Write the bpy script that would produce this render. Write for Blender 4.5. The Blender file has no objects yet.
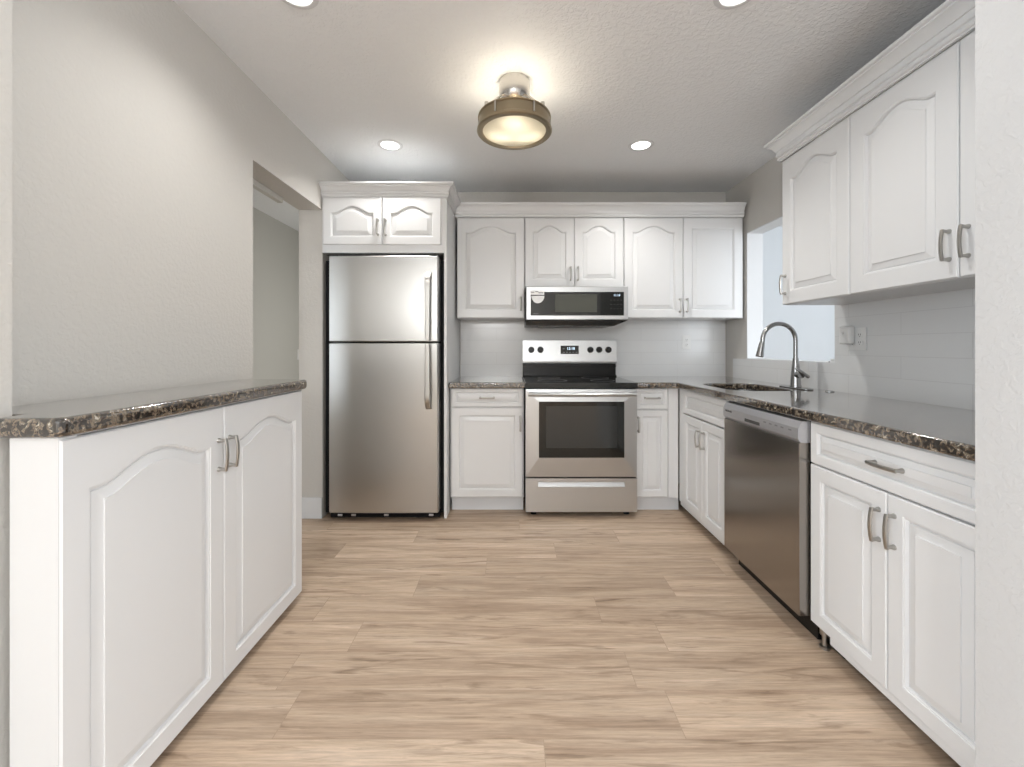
import bpy, bmesh, math, random
from mathutils import Vector, Matrix
random.seed(7)
C = bpy.context.scene.collection
PI = math.pi
SC = bpy.context.scene

# ------------------------------------------------------------------ camera
cd = bpy.data.cameras.new('camera'); cam = bpy.data.objects.new('camera', cd); C.objects.link(cam)
cam.location = (0, 0, 1.155); cam.rotation_euler = (PI/2, 0, 0)
cd.sensor_width = 36; cd.lens = 36*423/1024; cd.shift_y = -36.5/1024; cd.clip_start = 0.05
SC.camera = cam
# ------------------------------------------------------------------ world / exposure
SC.view_settings.view_transform = 'Standard'; SC.view_settings.look = 'None'
SC.view_settings.gamma = 1; SC.view_settings.use_curve_mapping = False
SC.view_settings.exposure = 0.32
w = bpy.data.worlds.new('world'); SC.world = w; w.use_nodes = True
bg = w.node_tree.nodes['Background']; bg.inputs['Color'].default_value = (0.80, 0.90, 1.0, 1); bg.inputs['Strength'].default_value = 1.2
# ------------------------------------------------------------------ window daylight and added fill lights
def area(name, loc, rot, sx, sy, power, col, spread=PI):
    l = bpy.data.lights.new(name, 'AREA'); l.shape = 'RECTANGLE'; l.size = sx; l.size_y = sy
    l.energy = power; l.color = col; l.spread = spread
    o = bpy.data.objects.new(name, l); C.objects.link(o); o.location = loc; o.rotation_euler = rot
    return o
area('left_window_daylight', (-2.95, -1.55, 1.35), (PI/2+.25, 0, -PI/2), 2.7, 1.9, 75, (0.86, 0.93, 1.0))     # faces +X
area('right_window_daylight', (3.15, -1.55, 1.35), (PI/2+.25, 0, PI/2), 2.7, 1.9, 75, (0.92, 0.96, 1.0))     # faces -X
area('side_room_daylight', (3.05, 1.06, 1.45), (PI/2, 0, 0), 1.9, 1.7, 34, (0.90, 0.95, 1.0))       # faces +Y
area('hall_fill_light', (-1.47, 4.2, 1.15), (PI/2, 0, PI/2), 1.2, 1.9, 5.5, (1, .98, .94))     # faces -X; unseen fill added to brighten the hall wall
dl = bpy.data.lights.new('rear_fill_light', 'POINT'); dl.energy = 95; dl.color = (.98, .99, 1); dl.shadow_soft_size = .14  # unseen fill added behind the camera to light the kitchen from the front
do = bpy.data.objects.new('rear_fill_light', dl); C.objects.link(do); do.location = (-.42, -2.9, 1.95)
SPOT_W, LAMP_W = 28, 1.6

# ------------------------------------------------------------------ materials
def newmat(name):
    m = bpy.data.materials.new(name); m.use_nodes = True
    nt = m.node_tree; b = nt.nodes['Principled BSDF']
    return m, nt, b
def L(c): return tuple(((v/255)/12.92 if v/255 <= .04045 else ((v/255+.055)/1.055)**2.4) for v in c) + (1,)
def simple(name, col, rough=.5, metal=0, coat=0, emit=None, es=0, spec=None, bump=None):
    m, nt, b = newmat(name)
    b.inputs['Base Color'].default_value = col if len(col) == 4 else (*col, 1)
    b.inputs['Roughness'].default_value = rough; b.inputs['Metallic'].default_value = metal
    b.inputs['Coat Weight'].default_value = coat; b.inputs['Coat Roughness'].default_value = .05
    if spec is not None: b.inputs['Specular IOR Level'].default_value = spec
    if emit: b.inputs['Emission Color'].default_value = (*emit, 1); b.inputs['Emission Strength'].default_value = es
    # a slight procedural variation so that no surface is perfectly uniform
    tc = nt.nodes.new('ShaderNodeTexCoord'); n = nt.nodes.new('ShaderNodeTexNoise'); n.inputs['Scale'].default_value = bump[0] if bump else 35
    nt.links.new(tc.outputs['Object'], n.inputs['Vector'])
    bp = nt.nodes.new('ShaderNodeBump'); bp.inputs['Strength'].default_value = bump[1] if bump else .02
    bp.inputs['Distance'].default_value = bump[2] if bump else .002
    nt.links.new(n.outputs['Fac'], bp.inputs['Height']); nt.links.new(bp.outputs['Normal'], b.inputs['Normal'])
    return m
def textured_paint(name, col, scale, strength, dist, rough=.6):
    m, nt, b = newmat(name); N = nt.nodes
    b.inputs['Base Color'].default_value = (*col, 1); b.inputs['Roughness'].default_value = rough
    b.inputs['Specular IOR Level'].default_value = .35
    tc = N.new('ShaderNodeTexCoord'); n1 = N.new('ShaderNodeTexNoise'); n1.inputs['Scale'].default_value = scale
    n1.inputs['Detail'].default_value = 3; n1.inputs['Distortion'].default_value = .4
    n2 = N.new('ShaderNodeTexNoise'); n2.inputs['Scale'].default_value = scale*.33; n2.inputs['Detail'].default_value = 2
    r = N.new('ShaderNodeValToRGB'); r.color_ramp.elements[0].position = .45; r.color_ramp.elements[1].position = .60
    mx = N.new('ShaderNodeMath'); mx.operation = 'MULTIPLY_ADD'; mx.inputs[1].default_value = .6
    for n in (n1, n2): nt.links.new(tc.outputs['Object'], n.inputs['Vector'])
    nt.links.new(n1.outputs['Fac'], r.inputs['Fac']); nt.links.new(n2.outputs['Fac'], mx.inputs[0]); nt.links.new(r.outputs['Color'], mx.inputs[2])
    bp = N.new('ShaderNodeBump'); bp.inputs['Strength'].default_value = strength; bp.inputs['Distance'].default_value = dist
    nt.links.new(mx.outputs[0], bp.inputs['Height']); nt.links.new(bp.outputs['Normal'], b.inputs['Normal'])
    return m
def steel(name, col, rough, direction, aniso=.0):
    """brushed steel; direction = object axis the brush lines run along"""
    m, nt, b = newmat(name); N = nt.nodes
    b.inputs['Base Color'].default_value = (*col, 1); b.inputs['Metallic'].default_value = 1; b.inputs['Roughness'].default_value = rough
    tc = N.new('ShaderNodeTexCoord'); mp = N.new('ShaderNodeMapping'); n = N.new('ShaderNodeTexNoise')
    s = [900, 900, 900]; s['xyz'.index(direction)] = 6
    mp.inputs['Scale'].default_value = s; n.inputs['Scale'].default_value = 1; n.inputs['Detail'].default_value = 2
    nt.links.new(tc.outputs['Object'], mp.inputs['Vector']); nt.links.new(mp.outputs['Vector'], n.inputs['Vector'])
    mr = N.new('ShaderNodeMapRange'); mr.inputs['To Min'].default_value = rough-.05; mr.inputs['To Max'].default_value = rough+.07
    nt.links.new(n.outputs['Fac'], mr.inputs['Value']); nt.links.new(mr.outputs['Result'], b.inputs['Roughness'])
    if aniso:
        b.inputs['Anisotropic'].default_value = aniso
        tg = N.new('ShaderNodeTangent'); tg.direction_type = 'RADIAL'; tg.axis = 'Z'
        nt.links.new(tg.outputs['Tangent'], b.inputs['Tangent'])
    return m
def floor_mat():
    m, nt, b = newmat('oak_vinyl_plank'); N = nt.nodes; lk = nt.links.new
    tc = N.new('ShaderNodeTexCoord')
    br = N.new('ShaderNodeTexBrick'); br.offset = 0; br.offset_frequency = 2; br.squash = 1
    br.inputs['Color1'].default_value = (0, 0, 0, 1); br.inputs['Color2'].default_value = (1, 1, 1, 1); br.inputs['Mortar'].default_value = (.5, .5, .5, 1)
    br.inputs['Scale'].default_value = 1; br.inputs['Mortar Size'].default_value = .0012; br.inputs['Mortar Smooth'].default_value = .3
    br.inputs['Brick Width'].default_value = 1.22; br.inputs['Row Height'].default_value = .178; br.inputs['Bias'].default_value = 0
    sx = N.new('ShaderNodeSeparateXYZ'); lk(tc.outputs['Object'], sx.inputs[0])
    dv = N.new('ShaderNodeMath'); dv.operation = 'DIVIDE'; dv.inputs[1].default_value = .178; lk(sx.outputs['Y'], dv.inputs[0])
    fl = N.new('ShaderNodeMath'); fl.operation = 'FLOOR'; lk(dv.outputs[0], fl.inputs[0])
    wn = N.new('ShaderNodeTexWhiteNoise'); wn.noise_dimensions = '1D'; lk(fl.outputs[0], wn.inputs['W'])
    ma = N.new('ShaderNodeMath'); ma.operation = 'MULTIPLY_ADD'; ma.inputs[1].default_value = 1.22; lk(wn.outputs['Value'], ma.inputs[0]); lk(sx.outputs['X'], ma.inputs[2])
    cx = N.new('ShaderNodeCombineXYZ'); lk(ma.outputs[0], cx.inputs['X']); lk(sx.outputs['Y'], cx.inputs['Y'])
    lk(cx.outputs[0], br.inputs['Vector'])
    off = N.new('ShaderNodeVectorMath'); off.operation = 'MULTIPLY_ADD'; off.inputs[1].default_value = (13, 7, 31)
    lk(br.outputs['Color'], off.inputs[0]); lk(tc.outputs['Object'], off.inputs[2])
    def noise(sx, sy, detail, rough, dist):
        mp = N.new('ShaderNodeMapping'); mp.inputs['Scale'].default_value = (sx, sy, 1); lk(off.outputs['Vector'], mp.inputs['Vector'])
        n = N.new('ShaderNodeTexNoise'); n.inputs['Scale'].default_value = 1; n.inputs['Detail'].default_value = detail
        n.inputs['Roughness'].default_value = rough; n.inputs['Distortion'].default_value = dist; lk(mp.outputs['Vector'], n.inputs['Vector'])
        return n
    g1 = noise(1.3, 20, 5, .6, .5)       # broad streaks
    g2 = noise(7, 150, 5, .75, .3)         # fine grain
    g3 = noise(2.6, 24, 5, .6, 1.2)      # dark cathedral streaks
    r1 = N.new('ShaderNodeValToRGB'); e = r1.color_ramp.elements
    e[0].position = .28; e[0].color = L((166, 142, 121)); e[1].position = .72; e[1].color = L((214, 193, 172))
    x = e.new(.5); x.color = L((196, 173, 150))
    lk(g1.outputs['Fac'], r1.inputs['Fac'])
    def mix(fac, a, bcol, mode='MIX'):
        q = N.new('ShaderNodeMix'); q.data_type = 'RGBA'; q.blend_type = mode
        if isinstance(fac, float): q.inputs[0].default_value = fac
        else: lk(fac, q.inputs[0])
        for s, v in ((6, a), (7, bcol)):
            if isinstance(v, tuple): q.inputs[s].default_value = v
            else: lk(v, q.inputs[s])
        return q.outputs[2]
    r2 = N.new('ShaderNodeValToRGB'); r2.color_ramp.elements[0].position = .34; r2.color_ramp.elements[0].color = (.72, .72, .72, 1)
    r2.color_ramp.elements[1].position = .65; r2.color_ramp.elements[1].color = (1.06, 1.06, 1.06, 1)
    lk(g2.outputs['Fac'], r2.inputs['Fac'])
    c = mix(1.0, r1.outputs['Color'], r2.outputs['Color'], 'MULTIPLY')
    r3 = N.new('ShaderNodeValToRGB'); r3.color_ramp.elements[0].position = .56; r3.color_ramp.elements[0].color = (0, 0, 0, 1)
    r3.color_ramp.elements[1].position = .74; r3.color_ramp.elements[1].color = (.75, .75, .75, 1); lk(g3.outputs['Fac'], r3.inputs['Fac'])
    c = mix(r3.outputs['Color'], c, L((108, 84, 64)))
    tint = N.new('ShaderNodeValToRGB'); tint.color_ramp.elements[0].color = (.86, .85, .84, 1); tint.color_ramp.elements[1].color = (1.08, 1.08, 1.08, 1)
    lk(br.outputs['Color'], tint.inputs['Fac'])
    c = mix(1.0, c, tint.outputs['Color'], 'MULTIPLY')
    mf = N.new('ShaderNodeMath'); mf.operation = 'MULTIPLY'; mf.inputs[1].default_value = .35; lk(br.outputs['Fac'], mf.inputs[0])
    c = mix(mf.outputs[0], c, L((110, 88, 68)))
    lk(c, b.inputs['Base Color'])
    b.inputs['Roughness'].default_value = .42; b.inputs['Specular IOR Level'].default_value = .4
    bp = N.new('ShaderNodeBump'); bp.inputs['Strength'].default_value = .12; bp.inputs['Distance'].default_value = .001
    lk(g2.outputs['Fac'], bp.inputs['Height']); lk(bp.outputs['Normal'], b.inputs['Normal'])
    return m
def granite_mat():
    m, nt, b = newmat('speckled_granite'); N = nt.nodes; lk = nt.links.new
    tc = N.new('ShaderNodeTexCoord')
    n1 = N.new('ShaderNodeTexNoise'); n1.inputs['Scale'].default_value = 68; n1.inputs['Detail'].default_value = 4; n1.inputs['Roughness'].default_value = .65; n1.inputs['Distortion'].default_value = .2
    v = N.new('ShaderNodeTexVoronoi'); v.inputs['Scale'].default_value = 130; v.inputs['Randomness'].default_value = 1
    for n in (n1, v): lk(tc.outputs['Object'], n.inputs['Vector'])
    r = N.new('ShaderNodeValToRGB'); r.color_ramp.interpolation = 'LINEAR'; e = r.color_ramp.elements
    e[0].position = .36; e[0].color = L((30, 27, 25)); e[1].position = .72; e[1].color = L((200, 193, 180))
    for p, col in ((.45, (52, 42, 34)), (.50, (88, 74, 62)), (.545, (146, 132, 112)), (.585, (56, 47, 41)), (.64, (160, 150, 132))):
        q = e.new(p); q.color = L(col)
    lk(n1.outputs['Fac'], r.inputs['Fac'])
    sp = N.new('ShaderNodeSeparateColor'); lk(v.outputs['Color'], sp.inputs[0])
    rr = N.new('ShaderNodeValToRGB'); rr.color_ramp.elements[0].position = .62; rr.color_ramp.elements[0].color = (0, 0, 0, 1)
    rr.color_ramp.elements[1].position = .68; rr.color_ramp.elements[1].color = (.85, .85, .85, 1); lk(sp.outputs[0], rr.inputs['Fac'])
    mx = N.new('ShaderNodeMix'); mx.data_type = 'RGBA'; lk(rr.outputs['Color'], mx.inputs[0]); lk(r.outputs['Color'], mx.inputs[6]); mx.inputs[7].default_value = L((30, 27, 25))
    lk(mx.outputs[2], b.inputs['Base Color'])
    b.inputs['Roughness'].default_value = .14; b.inputs['Specular IOR Level'].default_value = .8; b.inputs['Coat Weight'].default_value = 1; b.inputs['Coat IOR'].default_value = 1.7; b.inputs['Coat Roughness'].default_value = .08
    return m
def tile_mat():
    m, nt, b = newmat('white_wall_tile'); N = nt.nodes; lk = nt.links.new
    uv = N.new('ShaderNodeUVMap')
    br = N.new('ShaderNodeTexBrick'); br.offset = .5
    br.inputs['Color1'].default_value = (.755, .76, .76, 1); br.inputs['Color2'].default_value = (.77, .775, .775, 1); br.inputs['Mortar'].default_value = (.68, .68, .68, 1)
    br.inputs['Scale'].default_value = 1; br.inputs['Mortar Size'].default_value = .0015; br.inputs['Mortar Smooth'].default_value = .2
    br.inputs['Brick Width'].default_value = .61; br.inputs['Row Height'].default_value = .1025
    lk(uv.outputs['UV'], br.inputs['Vector']); lk(br.outputs['Color'], b.inputs['Base Color'])
    bp = N.new('ShaderNodeBump'); bp.invert = True; bp.inputs['Strength'].default_value = .4; bp.inputs['Distance'].default_value = .001
    lk(br.outputs['Fac'], bp.inputs['Height']); lk(bp.outputs['Normal'], b.inputs['Normal'])
    b.inputs['Roughness'].default_value = .18
    return m
M = {}
M['wall'] = textured_paint('knockdown_wall_paint', (.60, .58, .545), 60, .26, .0022)
M['wallr'] = textured_paint('knockdown_wall_paint_pale', (.60, .60, .60), 60, .26, .0022)
M['hall'] = textured_paint('hall_paint', (.58, .575, .54), 60, .15, .002)
M['ceil'] = textured_paint('ceiling_texture_paint', (.87, .885, .90), 55, .45, .0038, .75)
M['sun'] = simple('side_room_paint', (.82, .855, .885), .7)
M['base'] = simple('baseboard_paint', (.72, .73, .74), .4)
M['cab'] = simple('white_cabinet_paint', (.74, .745, .75), .32)
M['toe'] = simple('toe_kick_paint', (.70, .71, .73), .4)
M['floor'] = floor_mat(); M['granite'] = granite_mat(); M['tile'] = tile_mat()
M['steelh'] = steel('brushed_steel_horizontal', (.56, .57, .575), .35, 'x', .3)
M['steelv'] = steel('brushed_steel_vertical', (.50, .495, .48), .30, 'x', .6)
M['steeld'] = steel('brushed_steel_dishwasher', (.36, .335, .31), .22, 'y', .3)
M['trimsteel'] = simple('grey_panel_steel', (.55, .55, .57), .33, .7)
M['nickel'] = simple('brushed_nickel', (.46, .45, .43), .30, 1)
M['chrome'] = simple('faucet_steel', (.40, .40, .40), .22, 1)
M['brass'] = simple('aged_nickel_brass', (.36, .30, .21), .33, 1)
M['polish'] = simple('polished_nickel', (.58, .56, .53), .2, 1)
M['black'] = simple('black_enamel', (.009, .009, .009), .25, spec=.35)
M['blackm'] = simple('black_textured_side', (.006, .006, .007), .7, spec=.2)
M['glassb'] = simple('black_glass', (.010, .011, .010), .06)
M['window'] = simple('dark_oven_glass', (.035, .037, .037), .05)
M['mwin'] = simple('microwave_window_glass', (.055, .058, .045), .12)
M['white'] = simple('white_plastic', (.80, .80, .79), .3)
M['slot'] = simple('dark_slot', (.05, .05, .05), .5)
M['grey'] = simple('grey_mark', (.25, .25, .26), .5)
M['dimmark'] = simple('dim_mark', (.07, .07, .075), .5)
M['digit'] = simple('lit_digits', (.1, .1, .1), .5, emit=(.65, .82, 1), es=1.5)
M['lens'] = simple('downlight_lens', (.9, .9, .9), .5, emit=(1, .97, .92), es=4.0)
M['bulb'] = simple('bulb_glass', (.9, .9, .9), .5, emit=(1, .92, .80), es=6.0)
m, nt, b = newmat('frosted_diffuser'); M['frost'] = m
tr = nt.nodes.new('ShaderNodeBsdfTranslucent'); tr.inputs['Color'].default_value = (.66, .645, .595, 1)
df = nt.nodes.new('ShaderNodeBsdfDiffuse'); df.inputs['Color'].default_value = (.85, .83, .76, 1)
ms = nt.nodes.new('ShaderNodeMixShader'); ms.inputs[0].default_value = .30
nt.links.new(tr.outputs[0], ms.inputs[1]); nt.links.new(df.outputs[0], ms.inputs[2]); nt.links.new(ms.outputs[0], nt.nodes['Material Output'].inputs[0])
nz = nt.nodes.new('ShaderNodeTexNoise'); nz.inputs['Scale'].default_value = 60; bp = nt.nodes.new('ShaderNodeBump'); bp.inputs['Strength'].default_value = .03
nt.links.new(nz.outputs['Fac'], bp.inputs['Height']); nt.links.new(bp.outputs['Normal'], df.inputs['Normal'])

# ------------------------------------------------------------------ helpers
def obj(name, bm, mat, parent=None, loc=None, rot=None, smooth=35):
    me = bpy.data.meshes.new(name)
    if isinstance(bm, bmesh.types.BMesh):
        bmesh.ops.recalc_face_normals(bm, faces=bm.faces); bm.to_mesh(me); bm.free()
    else: me = bm
    if mat == 'cab' and name.startswith(('door', 'drawer')): smooth = 22
    me.shade_smooth(); me.set_sharp_from_angle(angle=math.radians(smooth))
    o = bpy.data.objects.new(name, me); C.objects.link(o)
    if not me.materials: me.materials.append(M[mat])
    if parent: o.parent = parent
    if loc: o.location = loc
    if rot: o.rotation_euler = rot
    wn = o.modifiers.new('weighted_normals', 'WEIGHTED_NORMAL'); wn.keep_sharp = True; wn.weight = 80
    return o
def thing(name, label, cat, loc=(0, 0, 0), rz=0, group=None):
    o = bpy.data.objects.new(name, None); C.objects.link(o); o.location = loc; o.rotation_euler = (0, 0, rz); o.empty_display_size = .05
    tag(o, label, cat, group); return o
def tag(o, label, cat, group=None):
    o['label'] = label; o['category'] = cat
    if group: o['group'] = group
    return o
def struct(name, bm, mat, smooth=35):
    o = obj(name, bm, mat, smooth=smooth); o['kind'] = 'structure'; return o
def box(bm, x0, x1, y0, y1, z0, z1, bev=0, seg=2, only=None):
    vs = [bm.verts.new((x, y, z)) for x in (x0, x1) for y in (y0, y1) for z in (z0, z1)]
    fs = [bm.faces.new([vs[i] for i in f]) for f in ((0, 1, 3, 2), (4, 6, 7, 5), (0, 4, 5, 1), (2, 3, 7, 6), (0, 2, 6, 4), (1, 5, 7, 3))]
    if bev:
        es = {e for f in fs for e in f.edges}
        if only is not None:
            es = {e for e in es if abs((e.verts[0].co-e.verts[1].co).normalized()['xyz'.index(only)]) > .9}
        bmesh.ops.bevel(bm, geom=list(es), offset=bev, segments=seg, affect='EDGES', profile=.5)
    return bm
def B(*a, **k): return box(bmesh.new(), *a, **k)
def tube(bm, pts, rad, seg=12, squash=None, cap=True):
    pts = [Vector(p) for p in pts]; n = len(pts)
    if not isinstance(rad, (list, tuple)): rad = [rad]*n
    t0 = (pts[1]-pts[0]).normalized(); up = Vector((0, 0, 1)) if abs(t0.z) < .9 else Vector((0, 1, 0))
    u = t0.cross(up).normalized(); rings = []
    for i, p in enumerate(pts):
        t = (pts[min(i+1, n-1)]-pts[max(i-1, 0)]).normalized()
        u = (u-t*u.dot(t)).normalized(); v = t.cross(u)
        s = squash or (1, 1)
        rings.append([bm.verts.new(p+(u*math.cos(a)*s[0]+v*math.sin(a)*s[1])*rad[i]) for a in [2*PI*k/seg for k in range(seg)]])
    for a, b_ in zip(rings, rings[1:]):
        for k in range(seg): bm.faces.new((a[k], a[(k+1) % seg], b_[(k+1) % seg], b_[k]))
    if cap: bm.faces.new(rings[0][::-1]); bm.faces.new(rings[-1])
    return bm
def lathe(bm, prof, cx=0, cy=0, cz=0, seg=32, axis='z', closed=False):
    rings = []
    for r, h in prof:
        ring = []
        for k in range(seg):
            a = 2*PI*k/seg; c, s = math.cos(a)*max(r, 1e-5), math.sin(a)*max(r, 1e-5)
            p = {'z': (c, s, h), 'y': (c, h, s), 'x': (h, c, s)}[axis]
            ring.append(bm.verts.new((cx+p[0], cy+p[1], cz+p[2])))
        rings.append(ring)
    pairs = list(zip(rings, rings[1:])) + ([(rings[-1], rings[0])] if closed else [])
    for a, b_ in pairs:
        for k in range(seg): bm.faces.new((a[k], a[(k+1) % seg], b_[(k+1) % seg], b_[k]))
    if not closed:
        if prof[0][0] > 1e-4: bm.faces.new(rings[0][::-1])
        if prof[-1][0] > 1e-4: bm.faces.new(rings[-1])
        bmesh.ops.remove_doubles(bm, verts=[v for ring in rings for v in ring], dist=2e-5)
    return bm
def slab_curve(name, outlines, z0, z1, bev):
    """flat slab from 2-D outlines (first the outside, then holes), rounded edges; returns mesh"""
    cu = bpy.data.curves.new(name, 'CURVE'); cu.dimensions = '2D'; cu.fill_mode = 'BOTH'
    for pl in outlines:
        s = cu.splines.new('POLY'); s.points.add(len(pl)-1); s.use_cyclic_u = True
        for p, (x, y) in zip(s.points, pl): p.co = (x, y, 0, 1)
    cu.bevel_depth = bev; cu.bevel_resolution = 4; cu.extrude = (z1-z0)/2-bev; cu.offset = -bev
    o = bpy.data.objects.new(name, cu); C.objects.link(o)
    dg = bpy.context.evaluated_depsgraph_get(); me = bpy.data.meshes.new_from_object(o.evaluated_get(dg))
    bpy.data.objects.remove(o); bpy.data.curves.remove(cu)
    me.transform(Matrix.Translation((0, 0, (z0+z1)/2))); me.name = name
    me.materials.clear()
    return me
def text_mesh(s, size, depth=.0004):
    cu = bpy.data.curves.new('lettering', 'FONT'); cu.body = s; cu.size = size; cu.extrude = depth; cu.align_x = 'CENTER'; cu.align_y = 'CENTER'
    o = bpy.data.objects.new('lettering', cu); C.objects.link(o)
    dg = bpy.context.evaluated_depsgraph_get(); me = bpy.data.meshes.new_from_object(o.evaluated_get(dg))
    bpy.data.objects.remove(o); bpy.data.curves.remove(cu); me.materials.clear()
    return me
def rrect(x0, x1, y0, y1, r, n=8):
    out = []
    for cx, cy, a0 in ((x1-r, y1-r, 0), (x0+r, y1-r, PI/2), (x0+r, y0+r, PI), (x1-r, y0+r, 1.5*PI)):
        out += [(cx+r*math.cos(a0+PI/2*k/n), cy+r*math.sin(a0+PI/2*k/n)) for k in range(n+1)]
    return out
def door_bm(w, h, arch=0., stile=.052, t=.019, top=None, drawer=False):
    """raised-panel door; front at y=0 facing -Y, x 0..w, z 0..h; arch = rise of the cathedral top"""
    bm = bmesh.new(); top = top or stile
    x0, x1, zb, zt = stile, w-stile, stile, h-top-arch
    NX, NZ = (28 if arch else 6), 4
    cx, hw = w/2, (x1-x0)/2
    def tz(x):
        u = abs(x-cx)/hw
        return zt + (arch*max(0, 1-(u/.80)**2)**1.5 if arch else 0)
    def slope(x):
        u = abs(x-cx)/hw
        v = u/.80; return arch*3*v*max(0, 1-v*v)**.5/.80/hw if arch else 0
    outer = []
    for k in range(NX): outer.append((w*k/NX, 0))
    for k in range(NZ): outer.append((w, h*k/NZ))
    for k in range(NX): outer.append((w-w*k/NX, h))
    for k in range(NZ): outer.append((0, h-h*k/NZ))
    def offset(d):
        xa, xb, za = x0+d, x1-d, zb+d; out = []
        top_ = lambda x: tz(x)-d*math.sqrt(1+slope(x)**2)
        for k in range(NX): out.append((xa+(xb-xa)*k/NX, za))
        for k in range(NZ): out.append((xb, za+(top_(xb)-za)*k/NZ))
        for k in range(NX): x = xb-(xb-xa)*k/NX; out.append((x, top_(x)))
        for k in range(NZ): out.append((xa, top_(xa)-(top_(xa)-za)*k/NZ))
        return out
    n = len(outer)
    e = .004
    def rc(p): return (min(max(p[0], e), w-e), min(max(p[1], e), h-e))
    k = .75 if drawer else 1.
    specs = [(outer, t), (outer, e), ([rc(p) for p in outer], 0)]
    for d, y in ((0, 0), (.001*k, .0022), (.005*k, .0030), (.0070*k, .0070), (.0085*k, .0118), (.0125*k, .0118), (.014*k, .0088), (.038*k, .0034), (.039*k, .0008)):
        specs.append((offset(d), y))
    rings = [[bm.verts.new((p[0], y, p[1])) for p in poly] for poly, y in specs]
    for a, b_ in zip(rings, rings[1:]):
        for i in range(n): bm.faces.new((a[i], a[(i+1) % n], b_[(i+1) % n], b_[i]))
    bm.faces.new(rings[-1]); bm.faces.new(rings[0][::-1])
    return bm
def pull_bm(length=.105, horiz=False):
    """bow pull, centre at origin, standing off towards -Y"""
    bm = bmesh.new(); hl = length/2; pts = []
    for k in range(13):
        s = -1+2*k/12; pts.append((0, -.024-.006*(1-s*s), s*hl))
    tube(bm, pts, [.0056]*13, 10, (1.15, .8))
    for s in (-1, 1):
        tube(bm, [(0, 0, s*hl*.90), (0, -.004, s*hl*.90), (0, -.012, s*hl*.90), (0, -.026, s*hl*.93)], [.0085, .0078, .0055, .0058], 10)
    if horiz: bmesh.ops.rotate(bm, verts=bm.verts, cent=(0, 0, 0), matrix=Matrix.Rotation(PI/2, 3, 'Y'))
    return bm
def add_door(parent, x, z, w, h, yf, arch=0., hx=None, hz=None, horiz=False, name='door', stile=.052, top=None):
    d = obj(name, door_bm(w, h, arch, stile, top=top, drawer=(name == 'drawer')), 'cab', parent, (x, yf, z))
    if hx is not None: obj('handle', pull_bm(horiz=horiz), 'nickel', d, (hx-x, 0, hz-z))
    return d
CROWN = [(0, 0), (.010, 0), (.010, .008), (.014, .009), (.017, .013), (.017, .019), (.014, .022), (.014, .027), (.018, .028), (.021, .032), (.021, .040), (.018, .043), (.018, .056), (.023, .057), (.025, .062), (.030, .072), (.038, .082), (.047, .089), (.052, .092), (.052, .099), (.060, .101), (.063, .105), (.063, .114), (0, .114)]
def crown_bm(path, z0, prof=CROWN, so=1, sz=1):
    """sweep the profile along an open XY path, projecting to the right-hand side of travel; mitred corners"""
    bm = bmesh.new(); rings = []; P = [Vector(p) for p in path]; prof = [(o*so, z*sz) for o, z in prof]
    for i, p in enumerate(P):
        ds = []
        if i > 0: ds.append((p-P[i-1]).normalized())
        if i < len(P)-1: ds.append((P[i+1]-p).normalized())
        ns = [Vector((d.y, -d.x)) for d in ds]
        mm = ns[0] if len(ns) == 1 else (ns[0]+ns[1])/(1+ns[0].dot(ns[1]))
        rings.append([bm.verts.new((p.x+mm.x*o, p.y+mm.y*o, z0+z)) for o, z in prof])
    n = len(prof)
    for a, b_ in zip(rings, rings[1:]):
        for k in range(n): bm.faces.new((a[k], a[(k+1) % n], b_[(k+1) % n], b_[k]))
    bm.faces.new(rings[0]); bm.faces.new(rings[-1][::-1])
    return bm

# ================================================================== THE SETTING
CZ = 2.465
YB = 3.58           # back wall
XR = 1.81           # right wall
XL = -1.28          # left wall
struct('floor', B(-3.1, 4.3, -3.6, 5.1, -.06, 0), 'floor')
struct('ceiling', B(-3.1, 4.3, -3.6, 5.1, CZ, CZ+.08), 'ceil')
struct('wall_back', B(-1.44, 1.93, YB, YB+.12, 0, CZ), 'wall')
bm = bmesh.new()
OY0, OY1, OZ0, OZ1 = 2.363, 3.26, 1.062, 2.034
box(bm, XR, XR+.12, 1.0, OY0, 0, CZ); box(bm, XR, XR+.12, OY1, YB, 0, CZ)
box(bm, XR, XR+.12, OY0, OY1, 0, OZ0); box(bm, XR, XR+.12, OY0, OY1, OZ1, CZ)
struct('wall_right', bm, 'wall')
bm = bmesh.new()
box(bm, XL-.16, XL, .935, 2.09, 0, CZ); box(bm, XL-.16, XL, 2.09, 2.857, 2.08, CZ)
struct('wall_left', bm, 'wall')
struct('wall_alcove', B(-1.44, XL, 2.857, YB, 0, CZ), 'wall')
struct('wall_near_left', B(-1.44, -1.105, .30, .935, 0, CZ), 'wall')
struct('wall_near_right', B(1.095, 1.93, .30, 1.0, 0, CZ), 'wallr')
# hall beyond the opening
struct('wall_hall', B(-2.54, -2.42, .30, 5.0, 0, CZ), 'hall')
struct('wall_hall_end', B(-2.42, -1.44, 4.9, 5.0, 0, CZ), 'hall')
struct('wall_hall_back', B(-1.44, -1.32, YB, 5.0, 0, CZ), 'hall')
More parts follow.
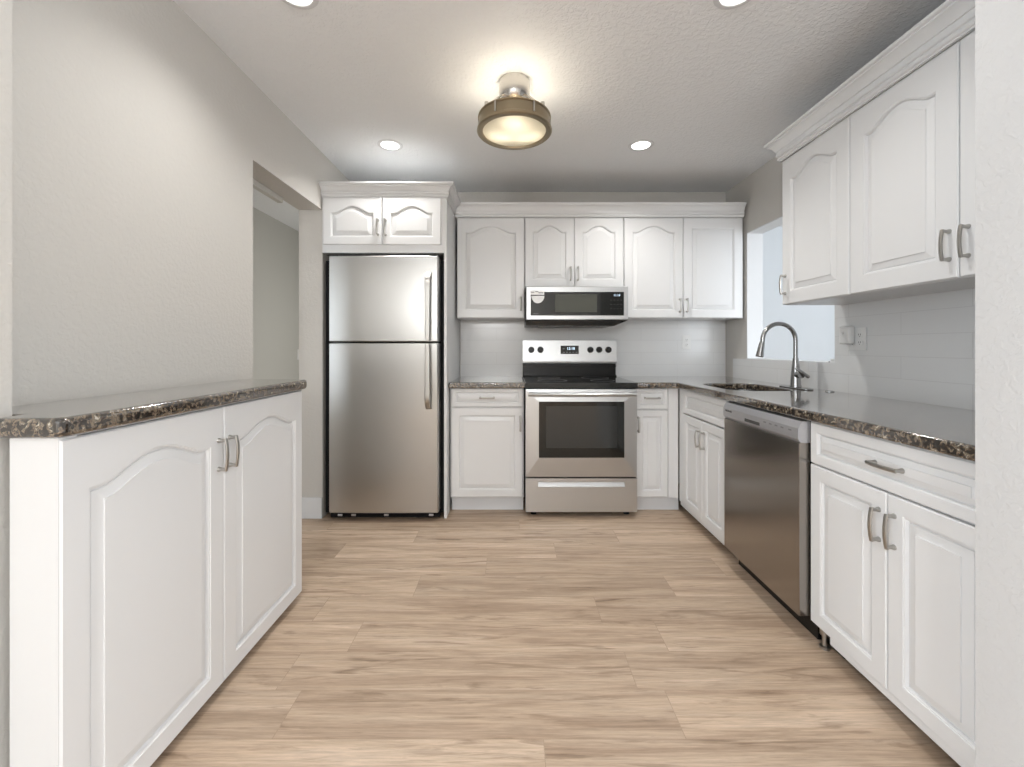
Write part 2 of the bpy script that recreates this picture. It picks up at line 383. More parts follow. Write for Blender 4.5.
# dining side behind the camera
WY0, WY1, WZ0, WZ1 = -2.95, -.15, .36, 2.34
for nm, xa, xb in (('left', -3.1, -3.0), ('right', 3.2, 3.3)):
    bm = bmesh.new()
    box(bm, xa, xb, -3.5, WY0, 0, CZ); box(bm, xa, xb, WY1, .42, 0, CZ); box(bm, xa, xb, WY0, WY1, 0, WZ0); box(bm, xa, xb, WY0, WY1, WZ1, CZ)
    struct('wall_dining_'+nm, bm, 'wall')
    bm = bmesh.new(); xm = (xa+xb)/2
    for y in (WY0, (WY0+WY1)/2-.03, WY1-.06): box(bm, xm-.03, xm+.03, y, y+.06, WZ0, WZ1)
    for z in (WZ0, WZ1-.06): box(bm, xm-.028, xm+.028, WY0, WY1, z, z+.06)
    struct('window_1' if nm == 'left' else 'window_2', bm, 'base')
struct('wall_dining_inner_left', B(-3.0, -2.54, .30, .42, 0, CZ), 'wall')
struct('wall_dining_inner_right', B(1.93, 3.2, .30, .42, 0, CZ), 'wall')
struct('wall_rear', B(-3.1, 3.3, -3.6, -3.5, 0, CZ), 'wall')
# room beyond the pass-through
struct('wall_side_room_back', B(1.93, 4.2, 4.6, 4.7, 0, CZ), 'sun')
struct('wall_side_room_right', B(4.2, 4.3, 1.0, 4.7, 0, CZ), 'sun')
struct('wall_side_room_front', B(1.93, 4.2, .92, 1.0, 0, CZ), 'sun')
bm = bmesh.new(); e = .006
box(bm, XR, XR+.12, OY0, OY0+e, OZ0, OZ1); box(bm, XR, XR+.12, OY1-e, OY1, OZ0, OZ1); box(bm, XR, XR+.12, OY0, OY1, OZ1-e, OZ1); box(bm, XR-.004, XR+.12, OY0, OY1, OZ0, OZ0+e)
struct('trim_3', bm, 'base')
# tile
def tile_panel(name, rects, axis):
    bm = bmesh.new(); uvl = bm.loops.layers.uv.new('UVMap'); t = .008
    for a0, a1, z0, z1 in rects:
        if axis == 'x': box(bm, a0, a1, YB-t, YB, z0, z1)
        else: box(bm, XR-t, XR, a0, a1, z0, z1)
    for f in bm.faces:
        for l in f.loops:
            c = l.vert.co; l[uvl].uv = ((c.x if axis == 'x' else -c.y)+.13, c.z-.905)
    return struct(name, bm, 'tile')
tile_panel('trim_1', [(-.435, XR-.008, .90, 1.60)], 'x')
tile_panel('trim_2', [(1.0, OY0, .90, 1.40), (OY0, 3.45, .90, OZ0)], 'y')
bm = B(-1.438, XL, 2.843, 2.856, 0, .14, .003); struct('baseboard_left', bm, 'base')

# ================================================================== CABINETS
YD = 2.95           # door faces of the back run
ZT = .868           # underside of the worktops
# --- left of range
t = thing('base_cabinet', 'white base cabinet with one drawer between refrigerator and range', 'cabinet', (-.432, YD, 0))
obj('body', B(0, .515, .019, .62, .10, ZT), 'cab', t)
obj('toe_kick', B(.005, .512, .055, .07, 0, .10), 'toe', t)
add_door(t, .010, .738, .497, .128, 0, 0, .258, .802, True, 'drawer', .026)
add_door(t, .010, .108, .497, .622, 0, 0, .490, .622, False, 'door', .05)
# --- right of range
t = thing('base_cabinet', 'narrow white corner base cabinet with small drawer right of the range', 'cabinet', (.862, YD, 0))
obj('body', B(0, .30, .019, .62, .10, ZT), 'cab', t)
obj('toe_kick', B(.0, .32, .055, .07, 0, .10), 'toe', t)
add_door(t, .004, .722, .222, .142, 0, 0, .115, .80, True, 'drawer', .026)
add_door(t, .004, .108, .222, .606, 0, 0, .018, .615, False, 'door', .042)
obj('filler', B(.230, .300, .006, .019, .10, ZT, .001), 'cab', t)
# --- sink base (faces -X).  local +x runs towards the camera
XF = 1.165
R90 = -PI/2
t = thing('sink_base_cabinet', 'white two-door sink cabinet with plain false drawer front under the faucet', 'cabinet', (XF, 2.885, 0), R90)
SW = .585
obj('body', B(0, SW, .019, .625, .085, .70), 'cab', t)
obj('filler', B(-.070, -.001, .004, .019, .085, ZT, .001), 'cab', t)
obj('toe_kick', B(-.065, SW, .012, .03, .055, .085), 'cab', t)
add_door(t, .004, .708, SW-.008, .158, 0, 0, name='drawer_front', stile=.034)
add_door(t, .004, .088, .286, .612, 0, 0, .262, .585, stile=.046)
add_door(t, .294, .088, .287, .612, 0, 0, .322, .585, stile=.046)
# --- drawer base near camera
t = thing('base_cabinet', 'white base cabinet with wide drawer and two doors beside the dishwasher', 'cabinet', (XF, 1.655, 0), R90)
DW_ = .648
obj('body', B(0, DW_, .019, .625, .085, ZT), 'cab', t)
obj('toe_kick', B(.09, DW_, .012, .03, .055, .085), 'cab', t)
obj('levelling_foot', lathe(bmesh.new(), [(.018, 0), (.018, .008), (.009, .012), (.009, .05), (.016, .052), (.016, .0845)], .032, .035), 'nickel', t)
obj('recess_shade', B(.0, .09, .065, .08, 0, .085), 'blackm', t)  # black panel added in place of the dark shadow behind the foot
add_door(t, .002, .706, DW_-.004, .158, 0, 0, .345, .785, True, 'drawer', .036)
add_door(t, .002, .088, .336, .612, 0, 0, .312, .592)
add_door(t, .341, .088, .305, .612, 0, 0, .366, .592)
# --- shallow left cabinet (faces +X); local +x runs away from the camera
t = thing('base_cabinet', 'shallow white cabinet with two tall arched doors under the left bar top', 'cabinet', (-.965, .903, 0), PI/2)
obj('body', B(.04, 1.043, .019, .31, .03, .960), 'cab', t)
obj('toe_kick', B(.04, 1.03, .045, .06, 0, .03), 'slot', t)
obj('end_panel', B(0, .04, .004, .108, .0, .960, .001), 'cab', t)
add_door(t, .002, .032, .511, .924, 0, .05, .488, .800, stile=.060, top=.072)
add_door(t, .516, .032, .527, .924, 0, .05, .541, .800, stile=.060, top=.072)
# --- upper cabinets on the back wall
YU = 3.262
t = thing('wall_cabinet', 'white single-door wall cabinet left of the microwave', 'cabinet', (-.425, YU, 1.378))
obj('body', B(0, .521,   .019, .31, 0, .785), 'cab', t)
add_door(t, .002, .002, .517, .773, 0, .05, .493, .11, stile=.062)
t = thing('wall_cabinet', 'short white two-door wall cabinet directly above the microwave', 'cabinet', (.099, YU, 1.612))
obj('body', B(0, .762,   .019, .31, 0, .551), 'cab', t)
add_door(t, .002, .006, .377, .535, 0, .05, .353, .108, stile=.058)
add_door(t, .383, .006, .377, .535, 0, .05, .409, .108, stile=.058)
t = thing('wall_cabinet', 'white two-door wall cabinet in the corner right of the microwave', 'cabinet', (.864, YU, 1.378))
obj('body', B(0, .925,   .019, .31, 0, .785), 'cab', t)
add_door(t, .002, .002, .453, .773, 0, .05, .430, .098, stile=.060)
add_door(t, .459, .002, .453, .773, 0, .0, .483, .098, stile=.060, top=.08)
# --- over the refrigerator
t = thing('wall_cabinet', 'short deep white two-door cabinet above the refrigerator with tall side panel', 'cabinet', (-1.278, 2.85, 0))
obj('body', B(0, .820, .019, .72, 1.79, 2.158), 'cab', t)
obj('face_frame', B(0, .820, .0, .019, 1.79, 2.158, .001), 'cab', t)
obj('side_panel', B(.820, .838, 0, .72, 0, 2.158, .001), 'cab', t)
add_door(t, .012, 1.842, .392, .312, -.019, .048, .381, 1.955, stile=.052)
add_door(t, .410, 1.842, .392, .312, -.019, .048, .432, 1.955, stile=.052)
# --- upper cabinets on the right wall (face -X)
XU = 1.48
t = thing('wall_cabinet', 'white single-door wall cabinet next to the pass-through on the right wall', 'cabinet', (XU, 2.32, 1.384), R90)
obj('body', B(0, .462, .019, .328, 0, .785), 'cab', t)
add_door(t, .002, .002, .458, .784, 0, .05, .030, .108, stile=.068)
t = thing('wall_cabinet', 'wide white two-door wall cabinet nearest the camera on the right wall', 'cabinet', (XU, 1.856, 1.384), R90)
obj('body', B(0, .852, .019, .328, 0, .785), 'cab', t)
add_door(t, .002, .002, .450, .784, 0, .05, .424, .115, stile=.072)
add_door(t, .456, .002, .394, .784, 0, .05, .484, .115, stile=.072)
# --- crown mouldings
o = obj('crown_molding', crown_bm([(-1.279, 2.85), (-.44, 2.85), (-.44, 3.20)], 2.158, so=.85, sz=.80), 'cab'); tag(o, 'stepped white crown molding around the top of the refrigerator cabinet', 'molding', 'crown moldings')
o = obj('crown_molding', crown_bm([(-.437, YU), (1.785, YU)], 2.155, so=.7, sz=.90), 'cab'); tag(o, 'long straight white crown molding over the back wall cabinets', 'molding', 'crown moldings')
o = obj('crown_molding', crown_bm([(1.808, 2.32), (XU, 2.32), (XU, 1.004)], 2.172), 'cab', smooth=50); tag(o, 'white crown molding over the right wall cabinets', 'molding', 'crown moldings')

# ================================================================== WORKTOPS, SINK, FAUCET
ZC = .910
o = obj('worktop', slab_curve('worktop', [[(-.437, 2.918), (.088, 2.918), (.088, YB-.009), (-.437, YB-.009)]], ZT+.001, ZC, .009), 'granite')
tag(o, 'short speckled granite worktop between refrigerator panel and range', 'worktop')
SX0, SX1, SY0, SY1 = 1.25, 1.62, 2.36, 2.86
out = [(.857, 2.918), (1.10, 2.918), (1.13, 2.905), (1.143, 2.875), (1.143, 1.003), (XR-.009, 1.003), (XR-.009, YB-.009), (.857, YB-.009)]
o = obj('worktop', slab_curve('worktop', [out, rrect(SX0, SX1, SY0, SY1, .12)[::-1]], ZT+.001, ZC, .009), 'granite')
tag(o, 'long L-shaped speckled granite worktop with sink cutout along the right wall', 'worktop')
out = [(-1.279, 1.99), (-.985, 1.99), (-.958, 1.975), (-.945, 1.945), (-.945, .905), (-.953, .890), (-.968, .884), (-1.10, .884), (-1.10, .94), (-1.279, .94)]
o = obj('bar_top', slab_curve('bar_top', [out], .961, 1.005, .014), 'granite')
tag(o, 'speckled granite bar top along the left wall over the shallow cabinet', 'worktop')
# sink bowl (undermount)
bm = bmesh.new(); rings = []
for ins, z in ((-.015, ZT), (.001, ZT), (.004, .80), (.02, .72), (.06, .705)):
    rings.append([bm.verts.new((x, y, z)) for x, y in rrect(SX0+ins, SX1-ins, SY0+ins, SY1-ins, .12-max(ins, 0)*.8)])
for a, b_ in zip(rings, rings[1:]):
    for k in range(len(a)): bm.faces.new((a[k], a[(k+1) % len(a)], b_[(k+1) % len(a)], b_[k]))
bm.faces.new(rings[-1])
t = thing('sink', 'stainless undermount sink bowl set in the right granite worktop', 'sink', ((SX0+SX1)/2, (SY0+SY1)/2, .705))
bmesh.ops.translate(bm, verts=bm.verts, vec=(-(SX0+SX1)/2, -(SY0+SY1)/2, -.705))
obj('bowl', bm, 'chrome', t)
obj('drain', lathe(bmesh.new(), [(.045, .0005), (.045, .003), (.035, .004), (.03, .002), (0, .002)]), 'nickel', t)
# faucet
t = thing('faucet', 'brushed steel gooseneck pull-down faucet behind the sink', 'faucet', (1.683, 2.51, ZC))
me = slab_curve('base_plate', [rrect(-.032, .032, -.125, .125, .030)], 0, .008, .003); obj('base_plate', me, 'chrome', t)
bm = bmesh.new(); lathe(bm, [(.030, .008), (.030, .014), (.027, .022), (.0255, .06), (.022, .11), (.0165, .165), (.0145, .18), (0, .18)], seg=24)
obj('body', bm, 'chrome', t)
r, zc = .098, .285
pts = [(0, 0, .17), (0, 0, .22), (0, 0, zc-.03)]+[(-r+r*math.cos(a), 0, zc+r*math.sin(a)) for a in [PI*1.02*k/18 for k in range(19)]]
pts.append((-2*r-.004, 0, zc-.02))
obj('neck', tube(bmesh.new(), pts, .0125, 14), 'chrome', t)
a = Vector((-2*r-.003, 0, zc-.012)); d = Vector((-.18, 0, -1)).normalized()
obj('spray_head', tube(bmesh.new(), [a, a+d*.006, a+d*.05, a+d*.085, a+d*.088], [.0135, .0150, .0185, .0215, .0195], 18), 'chrome', t)
lv = obj('handle', tube(bmesh.new(), [(.0, -.018, .083), (.0, -.050, .083)], [.021, .021], 18), 'chrome', t)
obj('lever', tube(bmesh.new(), [(-.026, -.040, .124), (-.022, -.044, .118), (.010, -.056, .090), (.030, -.064, .072), (.034, -.066, .068)], [.007, .0115, .0125, .0135, .009], 12, (1, .75)), 'chrome', lv)
o = obj('hole_cover', lathe(bmesh.new(), [(.022, 0), (.022, .003), (.017, .006), (0, .007)], seg=24), 'chrome', loc=(1.735, 2.31, ZC)); tag(o, 'small round steel hole cover on the worktop beside the faucet', 'hole cover')

# ================================================================== REFRIGERATOR
FX0, FX1 = -1.217, -.485; FW = FX1-FX0; FY = 2.79
t = thing('refrigerator', 'stainless steel top-freezer refrigerator with black sides', 'refrigerator', (FX0, FY, 0))
obj('body', B(-.050, FW+.022, .085, .74, .03, 1.742, .004), 'blackm', t)
def fdoor(z0, z1):
    bm = bmesh.new(); n = 20; rows = []
    pr = []                                   # plan outline: gently bowed front with rounded vertical edges
    for k in range(n+1):
        u = -1+2*k/n; pr.append((FW/2+u*(FW/2-.010), .006*abs(u)**2.2))
    pr = [(0, .078), (0, .030), (.003, .020)]+pr+[(FW-.003, .020), (FW, .030), (FW, .078)]
    for z, s in ((z0, .004), (z0+.004, 0), (z1-.004, 0), (z1, .004)):
        rows.append([bm.verts.new((min(max(x, s), FW-s), y+s*.8 if y < .07 else y, z)) for x, y in pr])
    for a, b_ in zip(rows, rows[1:]):
        for k in range(len(pr)-1): bm.faces.new((a[k], a[k+1], b_[k+1], b_[k]))
        bm.faces.new((a[-1], a[0], b_[0], b_[-1]))
    bm.faces.new(rows[0][::-1]); bm.faces.new(rows[-1])
    return bm
def fhandle(z0, z1, foot_low):
    """flat tapering bar standing off the door; foot at the end away from the door gap"""
    bm = bmesh.new(); n = 14; rings = []
    for k in range(n+1):
        s = k/n; z = z0+(z1-z0)*s; q = 1-s if foot_low else s       # q = 1 at the foot
        off = -.040+.040*max(0, (q-.86)/.14)**1.6 ; wd = .017+.003*q
        rings.append([bm.verts.new(p) for p in ((-wd, off, z), (-wd*.7, off-.010, z), (wd*.7, off-.010, z), (wd, off, z), (wd*.9, off+.008, z), (-wd*.9, off+.008, z))])
    for a, b_ in zip(rings, rings[1:]):
        for k in range(6): bm.faces.new((a[k], a[(k+1) % 6], b_[(k+1) % 6], b_[k]))
    bm.faces.new(rings[0][::-1]); bm.faces.new(rings[-1])
    ze = z1-.03 if foot_low else z0+.03
    box(bm, -.010, .010, -.036, .012, ze-.022, ze+.022, .003)
    return bm
HX = -.549-FX0
d = obj('freezer_door', fdoor(1.192, 1.757), 'steelv', t)
obj('handle', fhandle(1.200, 1.645, False), 'nickel', d, (HX, 0, 0))
bd = obj('badge', B(.020, .108, .006, .012, 1.572, 1.592, .002), 'polish', d)
obj('lettering', text_mesh('FRIGIDAIRE', .0125), 'slot', d, (.064, .0058, 1.5815), (PI/2, 0, 0))
d = obj('refrigerator_door', fdoor(.058, 1.180), 'steelv', t)
obj('handle', fhandle(.745, 1.172, True), 'nickel', d, (HX, 0, 0))
obj('door_gasket', B(.008, FW-.008, .060, .088, .065, 1.75), 'black', t)
k = obj('kick_grille', B(.0, FW, .050, .09, .012, .055, .003), 'blackm', t)
bm = bmesh.new()
for x in (.05, .14, .36, .66): obj('grille_clip', B(x, x+.03, .042, .050, .022, .036, .002), 'trimsteel', k)
for x in (.04, FW-.04): obj('foot', lathe(bmesh.new(), [(.018, 0), (.018, .012), (.010, .014), (.010, .04)], x, .11), 'blackm', t)
obj('hinge_cover', B(.005, .06, .02, .12, 1.745, 1.765, .005), 'blackm', t)

# ================================================================== RANGE
RX, RW, RY = .089, .764, 2.868
t = thing('range', 'freestanding stainless electric range with black glass cooktop', 'range', (RX, RY, 0))
obj('body', B(.004, RW-.004, .045, .69, .03, .874), 'blackm', t)
ct = obj('cooktop', B(-.001, RW+.001, -.004, .60, .874, .914, .006), 'glassb', t)
for x, y, r in ((.20, .17, .105), (.56, .17, .085), (.20, .44, .085), (.56, .44, .105)):
    obj('burner_ring', lathe(bmesh.new(), [(r, .9142), (r, .9146), (r-.003, .9146), (r-.003, .9142)], x, y, 0, 40, closed=True), 'grey', ct)
# backguard
bg_ = obj('backguard', B(0, RW, .605, .69, .874, 1.205, .006), 'black', t)
bm = bmesh.new()
vs = [bm.verts.new(p) for x in (-.002, RW+.002) for p in ((x, .585, 1.020), (x, .578, 1.045), (x, .592, 1.208), (x, .612, 1.208), (x, .612, 1.020))]
for f in ((0, 1, 6, 5), (1, 2, 7, 6), (2, 3, 8, 7), (3, 4, 9, 8), (4, 0, 5, 9)): bm.faces.new([vs[i] for i in f])
bm.faces.new(vs[:5][::-1]); bm.faces.new(vs[5:])
obj('control_panel', bm, 'steelh', t)
bm = B(.0, RW, .575, .61, .914, .925, .003); box(bm, .0, RW, .59, .61, .995, 1.004, .002); obj('vent_trim', bm, 'black', t)
ang = math.radians(5)
for x in (.068, .143, .550, .622, .697):
    kb = obj('knob', lathe(bmesh.new(), [(.026, 0), (.026, -.010), (.022, -.024), (.019, -.030), (0, -.030)], axis='y', seg=24), 'black', t, (x, .5855, 1.132), (-ang, 0, 0))
    obj('pointer', B(-.004, .004, -.040, -.028, -.020, .020, .002), 'black', kb)
dp = obj('display', B(.307, .455, .577, .590, 1.098, 1.166, .002), 'glassb', t)
obj('digits', text_mesh('12:18', .030), 'digit', dp, (.390, .5765, 1.142), (PI/2, 0, 0))
for i in range(5): obj('button_mark', B(.325+.026*i, .340+.026*i, .5762, .5770, 1.110, 1.114), 'grey', dp)
obj('button_mark', B(.325, .338, .5762, .5770, 1.138, 1.143), 'grey', dp)
# oven door
bm = bmesh.new()
ox0, ox1, oz0, oz1 = .004, RW-.004, .272, .868
wx0, wx1, wz0, wz1 = .093, .672, .405, .785
outer = [(ox0, oz0), (ox1, oz0), (ox1, oz1), (ox0, oz1)]; inner = [(wx0, wz0), (wx1, wz0), (wx1, wz1), (wx0, wz1)]
ro = [bm.verts.new((x, .045, z)) for x, z in outer]; r1 = [bm.verts.new((x, .010 if z < .5 else .004, z)) for x, z in outer]
r2 = [bm.verts.new((x, -.004, z)) for x, z in inner]; r3 = [bm.verts.new((x, .004, z)) for x, z in inner]
for a, b_ in ((ro, r1), (r1, r2), (r2, r3)):
    for k in range(4): bm.faces.new((a[k], a[(k+1) % 4], b_[(k+1) % 4], b_[k]))
bm.faces.new(r3); bm.faces.new(ro[::-1])
d = obj('oven_door', bm, 'steelh', t, smooth=2)
g = obj('window_frame', B(wx0, wx1, -.0045, .004, wz0, wz1, .001), 'glassb', d)
obj('window', B(wx0+.047, wx1-.047, -.0055, -.004, wz0+.065, wz1-.030, .0006), 'window', g)
hb = bmesh.new(); pts = [(.022+(RW-.044)*k/20, -.040-.010*math.sin(PI*k/20), .838) for k in range(21)]
tube(hb, pts, .0185, 14, (1, .72))
for x in (.045, RW-.045): box(hb, x-.018, x+.018, -.042, .006, .826, .850, .004)
obj('handle', hb, 'steelh', d)
# drawer
bm = bmesh.new(); dz0, dz1 = .036, .264
gx0, gx1, gz0, gz1 = .088, .676, .205, .240
outer = [(ox0, dz0), (ox1, dz0), (ox1, dz1), (ox0, dz1)]; inner = [(gx0, gz0), (gx1, gz0), (gx1, gz1), (gx0, gz1)]
ro = [bm.verts.new((x, .045, z)) for x, z in outer]; r1 = [bm.verts.new((x, .0, z)) for x, z in outer]
r2 = [bm.verts.new((x, .0, z)) for x, z in inner]; r3 = [bm.verts.new((x, .022 if z > .22 else .006, z)) for x, z in inner]
for a, b_ in ((ro, r1), (r1, r2), (r2, r3)):
    for k in range(4): bm.faces.new((a[k], a[(k+1) % 4], b_[(k+1) % 4], b_[k]))
bm.faces.new(r3); bm.faces.new(ro[::-1])
obj('storage_drawer', bm, 'steelh', t, smooth=10)
for x in (.06, RW-.06):
    for y in (.07, .62): obj('foot', lathe(bmesh.new(), [(.020, 0), (.020, .010), (.012, .014), (.012, .035)], x, y), 'blackm', t)

# ================================================================== MICROWAVE
MX, MY, MW = .103, 3.125, .756
t = thing('microwave', 'low-profile stainless over-the-range microwave under the short wall cabinet', 'microwave', (MX, MY, 0))
obj('body', B(.003, MW-.003, .03, .45, 1.352, 1.606), 'blackm', t)
bm = bmesh.new()                                  # vented underside, tapering back
a = [bm.verts.new(p) for p in ((.0, .012, 1.352), (MW, .012, 1.352), (MW, .45, 1.352), (.0, .45, 1.352))]
b_ = [bm.verts.new(p) for p in ((.0, .02, 1.318), (MW-.10, .02, 1.312), (MW-.10, .44, 1.312), (.0, .44, 1.318))]
for k in range(4): bm.faces.new((a[k], a[(k+1) % 4], b_[(k+1) % 4], b_[k]))
bm.faces.new(a[::-1]); bm.faces.new(b_)
u = obj('underside', bm, 'black', t)
for x in (.10, .36): obj('filter', B(x, x+.20, .08, .30, 1.3085, 1.318, .002), 'grey', u)
bm = bmesh.new(); fr = (0, MW, 1.354, 1.604); gl = (.034, MW-.032, 1.387, 1.562)
outer = [(fr[0], fr[2]), (fr[1], fr[2]), (fr[1], fr[3]), (fr[0], fr[3])]; inner = [(gl[0], gl[2]), (gl[1], gl[2]), (gl[1], gl[3]), (gl[0], gl[3])]
ro = [bm.verts.new((x, .032, z)) for x, z in outer]; r0 = [bm.verts.new((x, .006, z)) for x, z in outer]
r1 = [bm.verts.new((x+(.006 if x < .3 else -.006), 0, z+(.006 if z < 1.5 else -.006))) for x, z in outer]
r2 = [bm.verts.new((x, 0, z)) for x, z in inner]; r3 = [bm.verts.new((x, .006, z)) for x, z in inner]
for p, q in ((ro, r0), (r0, r1), (r1, r2), (r2, r3)):
    for k in range(4): bm.faces.new((p[k], p[(k+1) % 4], q[(k+1) % 4], q[k]))
bm.faces.new(r3); bm.faces.new(ro[::-1])
d = obj('door', bm, 'steelh', t, smooth=10)
g = obj('front_glass', B(gl[0], gl[1], .001, .006, gl[2], gl[3], .001), 'glassb', d)
obj('window', B(.215, .525, -.0002, .002, 1.412, 1.545, .0008), 'mwin', g)
g2 = obj('digits', text_mesh('11:18', .022), 'digit', d, (.672, .0006, 1.537), (PI/2, 0, 0))
for i in range(4):
    for j in range(3): obj('button_mark', B(.625+.025*i, .633+.025*i, .0002, .0012, 1.500-.032*j, 1.503-.032*j), 'dimmark', d)
obj('lettering', text_mesh('FRIGIDAIRE', .008), 'grey', d, (.072, .0006, 1.402), (PI/2, 0, 0))
bm = B(.032, .135, -.0012, .0012, 1.540, 1.572, .0005)
bm2 = [(.088+.048*math.cos(-a_), 1.533-.055*math.sin(a_)*1.0) for a_ in [PI*k/16 for k in range(17)]]
vv = [bm.verts.new((x, -.0012, z)) for x, z in bm2]; vb = [bm.verts.new((x, .0008, z)) for x, z in bm2]
bm.faces.new(vv); bm.faces.new(vb[::-1])
for k in range(len(vv)): bm.faces.new((vv[k], vv[(k+1) % len(vv)], vb[(k+1) % len(vv)], vb[k]))
st = obj('sticker', bm, 'white', d)
for x0, x1, z in ((.038, .062, 1.556), (.068, .092, 1.560), (.092, .128, 1.552)): obj('print', B(x0, x1, -.0018, -.0011, z, z+.007), 'grey', st)

# ================================================================== DISHWASHER (faces -X)
t = thing('dishwasher', 'built-in stainless dishwasher with grey control panel under the right worktop', 'dishwasher', (1.128, 2.250, 0), R90)
DW = .588
obj('body', B(.004, DW-.004, .045, .62, .10, .862), 'blackm', t)
obj('door', B(0, DW, 0, .044, .096, .778, .004), 'steeld', t)
bm = bmesh.new()
pr = [(.008, .778), (-.004, .792), (-.004, .835), (.010, .862), (.044, .862), (.044, .778)]
a = [bm.verts.new((0, y, z)) for y, z in pr]; b_ = [bm.verts.new((DW, y, z)) for y, z in pr]
for k in range(6): bm.faces.new((a[k], a[(k+1) % 6], b_[(k+1) % 6], b_[k]))
bm.faces.new(a[::-1]); bm.faces.new(b_)
c = obj('control_panel', bm, 'trimsteel', t, smooth=20)
obj('latch_slot', B(.205, .330, -.0055, .0, .796, .812, .003), 'slot', c)
for x in (.36, .40, .44, .48, .53): obj('button_mark', B(x, x+.018, -.005, .0, .818, .824, .0008), 'grey', c)
obj('lettering', text_mesh('FRIGIDAIRE', .013), 'slot', c, (.055, -.0045, .822), (PI/2, 0, 0))
obj('kick_plate', B(.005, DW-.002, .075, .09, .004, .10), 'black', t)

# ================================================================== OUTLETS, SWITCH, SMALL THINGS
def outlet(t, gangs):
    wd = .072+.046*(gangs-1)
    obj('cover_plate', B(-wd/2, wd/2, -.006, 0, -.058, .058, .0025), 'white', t)
    for g in range(gangs):
        cx = (g-(gangs-1)/2)*.046
        for z in (-.020, .020):
            s = obj('socket', lathe(bmesh.new(), [(.0165, -.006), (.0165, -.008), (.015, -.0088), (0, -.0088)], cx, 0, z, 20, 'y'), 'white', t)
            bm = bmesh.new()
            for dx in (-.006, .006): box(bm, cx+dx-.0012, cx+dx+.0012, -.0094, -.0086, z-.002, z+.007)
            lathe(bm, [(.0022, -.0086), (.0022, -.0094), (0, -.0094)], cx, 0, z-.008, 10, 'y')
            obj('slot', bm, 'slot', s)
t = thing('wall_outlet', 'white single wall outlet on the back tile right of the range', 'outlet', (1.472, YB-.008, 1.195)); outlet(t, 1)
t = thing('wall_outlet', 'white double wall outlet on the right tile beside the pass-through', 'outlet', (XR-.008, 2.205, 1.197), R90); outlet(t, 2)
t = thing('plug_adapter', 'white plug-in adapter in the left socket of the double outlet', 'adapter', (XR-.0172, 2.228, 1.215), R90)
obj('housing', B(-.052, .020, -.036, 0, -.045, .050, .010, 3), 'white', t)
obj('button', lathe(bmesh.new(), [(.010, -.036), (.010, -.039), (.007, -.041), (0, -.041)], -.016, 0, .018, 20, 'y'), 'white', t)
t = thing('sill_latch', 'small white latch with dark screw at the near end of the pass-through sill', 'latch', (XR+.02, 2.415, OZ0), R90)
obj('plate', B(-.03, .045, -.018, .018, 0, .010, .003), 'white', t)
obj('knob', lathe(bmesh.new(), [(.010, .010), (.010, .022), (.006, .026), (0, .026)], .0, 0, 0, 16), 'white', t)
obj('screw', lathe(bmesh.new(), [(.006, -.018), (.006, -.0195), (0, -.0195)], .0, 0, .005, 12, 'y'), 'slot', t)
t = thing('light_switch', 'small white light switch on the hall wall seen through the opening', 'light switch', (-2.42, 4.80, 1.07), PI/2)
obj('cover_plate', B(-.035, .035, -.006, 0, -.058, .058, .002), 'white', t)
obj('toggle', B(-.006, .006, -.014, -.005, -.010, .012, .002), 'white', t)
o = obj('door_track', B(-1.452, -1.415, 2.10, 2.62, 2.045, 2.080, .006), 'hall'); tag(o, 'short grey track under the inner edge of the hall opening', 'track')

# ================================================================== LIGHTS ON THE CEILING
def downlight(x, y, label):
    t = thing('recessed_light', label, 'ceiling light', (x, y, CZ), 0, 'recessed ceiling lights')
    obj('trim_ring', lathe(bmesh.new(), [(.056, -.001), (.060, -.006), (.074, -.006), (.080, -.002), (.080, 0), (.056, 0)], seg=40, closed=True), 'base', t)
    obj('lens', lathe(bmesh.new(), [(.0565, -.003), (.030, -.004), (0, -.004)], seg=32), 'lens', t)
    l = bpy.data.lights.new('downlight_beam', 'SPOT'); l.energy = SPOT_W*(1.1 if y > 2 else .75); l.color = (1, .985, .955); l.spot_size = math.radians(140); l.spot_blend = .85; l.shadow_soft_size = .045
    lo = bpy.data.objects.new('downlight_beam', l); C.objects.link(lo); lo.parent = t; lo.location = (0, 0, -.02)
downlight(-.79, 2.743, 'round recessed light in the ceiling in front of the refrigerator cabinet')
downlight(.836, 2.743, 'round recessed light in the ceiling between range and pass-through')
downlight(-.80, 1.56, 'recessed light at the top edge of the photo left of the ceiling lamp')
downlight(.83, 1.56, 'recessed light at the top edge of the photo right of the ceiling lamp')
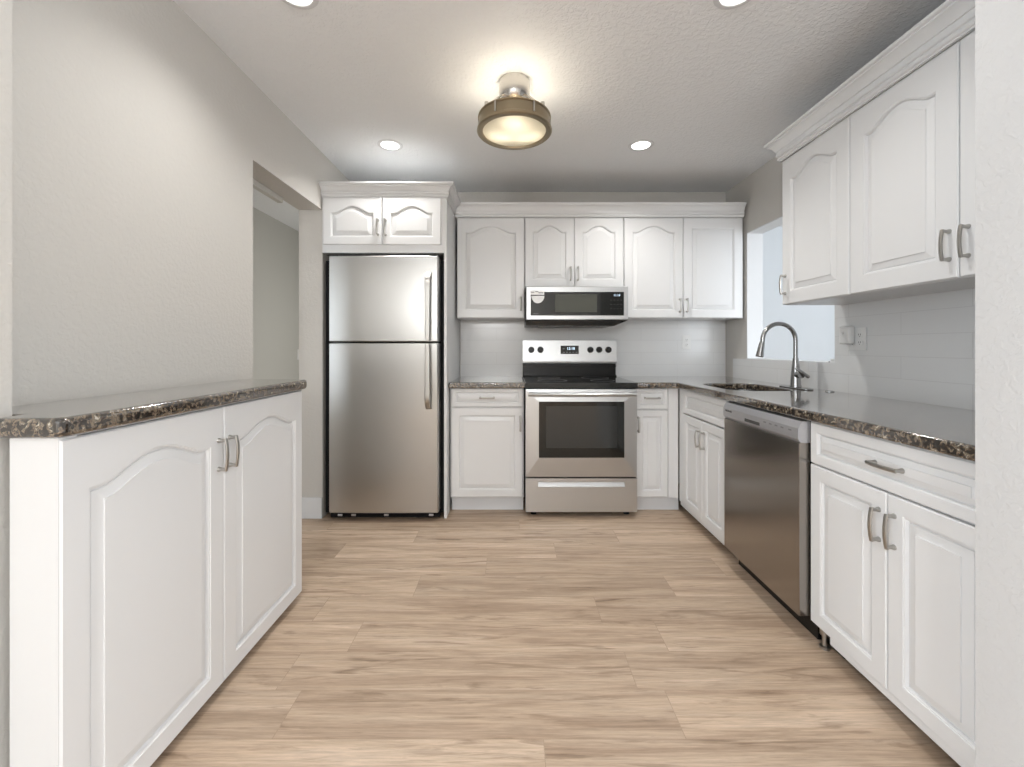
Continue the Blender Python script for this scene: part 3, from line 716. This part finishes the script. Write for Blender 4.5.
# semi-flush lamp
t = thing('ceiling_lamp', 'round semi-flush drum lamp of nickel and bronze with frosted glass in mid-ceiling', 'lamp', (.012, 2.09, CZ))
obj('canopy', lathe(bmesh.new(), [(.076, 0), (.077, -.050), (.075, -.074), (.066, -.097), (.050, -.114), (.034, -.124), (0, -.126)], seg=40), 'polish', t)
zt, zb = -.178, -.248
obj('drum', lathe(bmesh.new(), [(.170, zt), (.178, zt), (.180, zt-.006), (.174, zt-.010), (.174, zb+.018), (.182, zb+.013), (.185, zb), (.179, zb-.005), (.158, zb-.005), (.155, zb+.002), (.168, zb+.014), (.168, zt-.008)], seg=64, closed=True), 'brass', t)
obj('diffuser', lathe(bmesh.new(), [(.158, zb+.004), (.10, zb-.004), (.05, zb-.008), (0, zb-.009)], seg=48), 'frost', t)
for k in range(6):
    a = k*PI/3; bm = B(-.005, .005, -.0035, .0035, zb+.016, zt-.003, .0015)
    obj('strap', bm, 'polish', t, (.1765*math.cos(a), .1765*math.sin(a), 0), (0, 0, a+PI/2))
for k in range(3):
    a = math.radians((-40, -140, 90)[k]); c, s = math.cos(a), math.sin(a)
    bm = tube(bmesh.new(), [(.060*c, .060*s, -.085), (.085*c, .085*s, -.100), (.135*c, .135*s, -.150), (.162*c, .162*s, zt+.008), (.172*c, .172*s, zt-.002)], .0055, 10)
    lathe(bm, [(.009, zt-.002), (.009, zt+.014), (0, zt+.018)], .172*c, .172*s, 0, 12)
    obj('arm', bm, 'polish', t)
obj('socket_plate', lathe(bmesh.new(), [(0, -.122), (.012, -.124), (.012, -.168), (.045, -.172), (.045, -.177), (0, -.178)], seg=24), 'polish', t)
for k in range(3):
    a = -PI/2+k*2*PI/3; p = (.088*math.cos(a), .088*math.sin(a), -.205)
    obj('bulb', lathe(bmesh.new(), [(0, -.024), (.012, -.021), (.018, -.012), (.020, 0), (.018, .010), (.011, .022), (.008, .032), (0, .033)], p[0], p[1], p[2], 16), 'bulb', t)
    l = bpy.data.lights.new('bulb_light', 'POINT'); l.energy = LAMP_W; l.color = (1, .90, .74); l.shadow_soft_size = .03
    lo = bpy.data.objects.new('bulb_light', l); C.objects.link(lo); lo.parent = t; lo.location = p
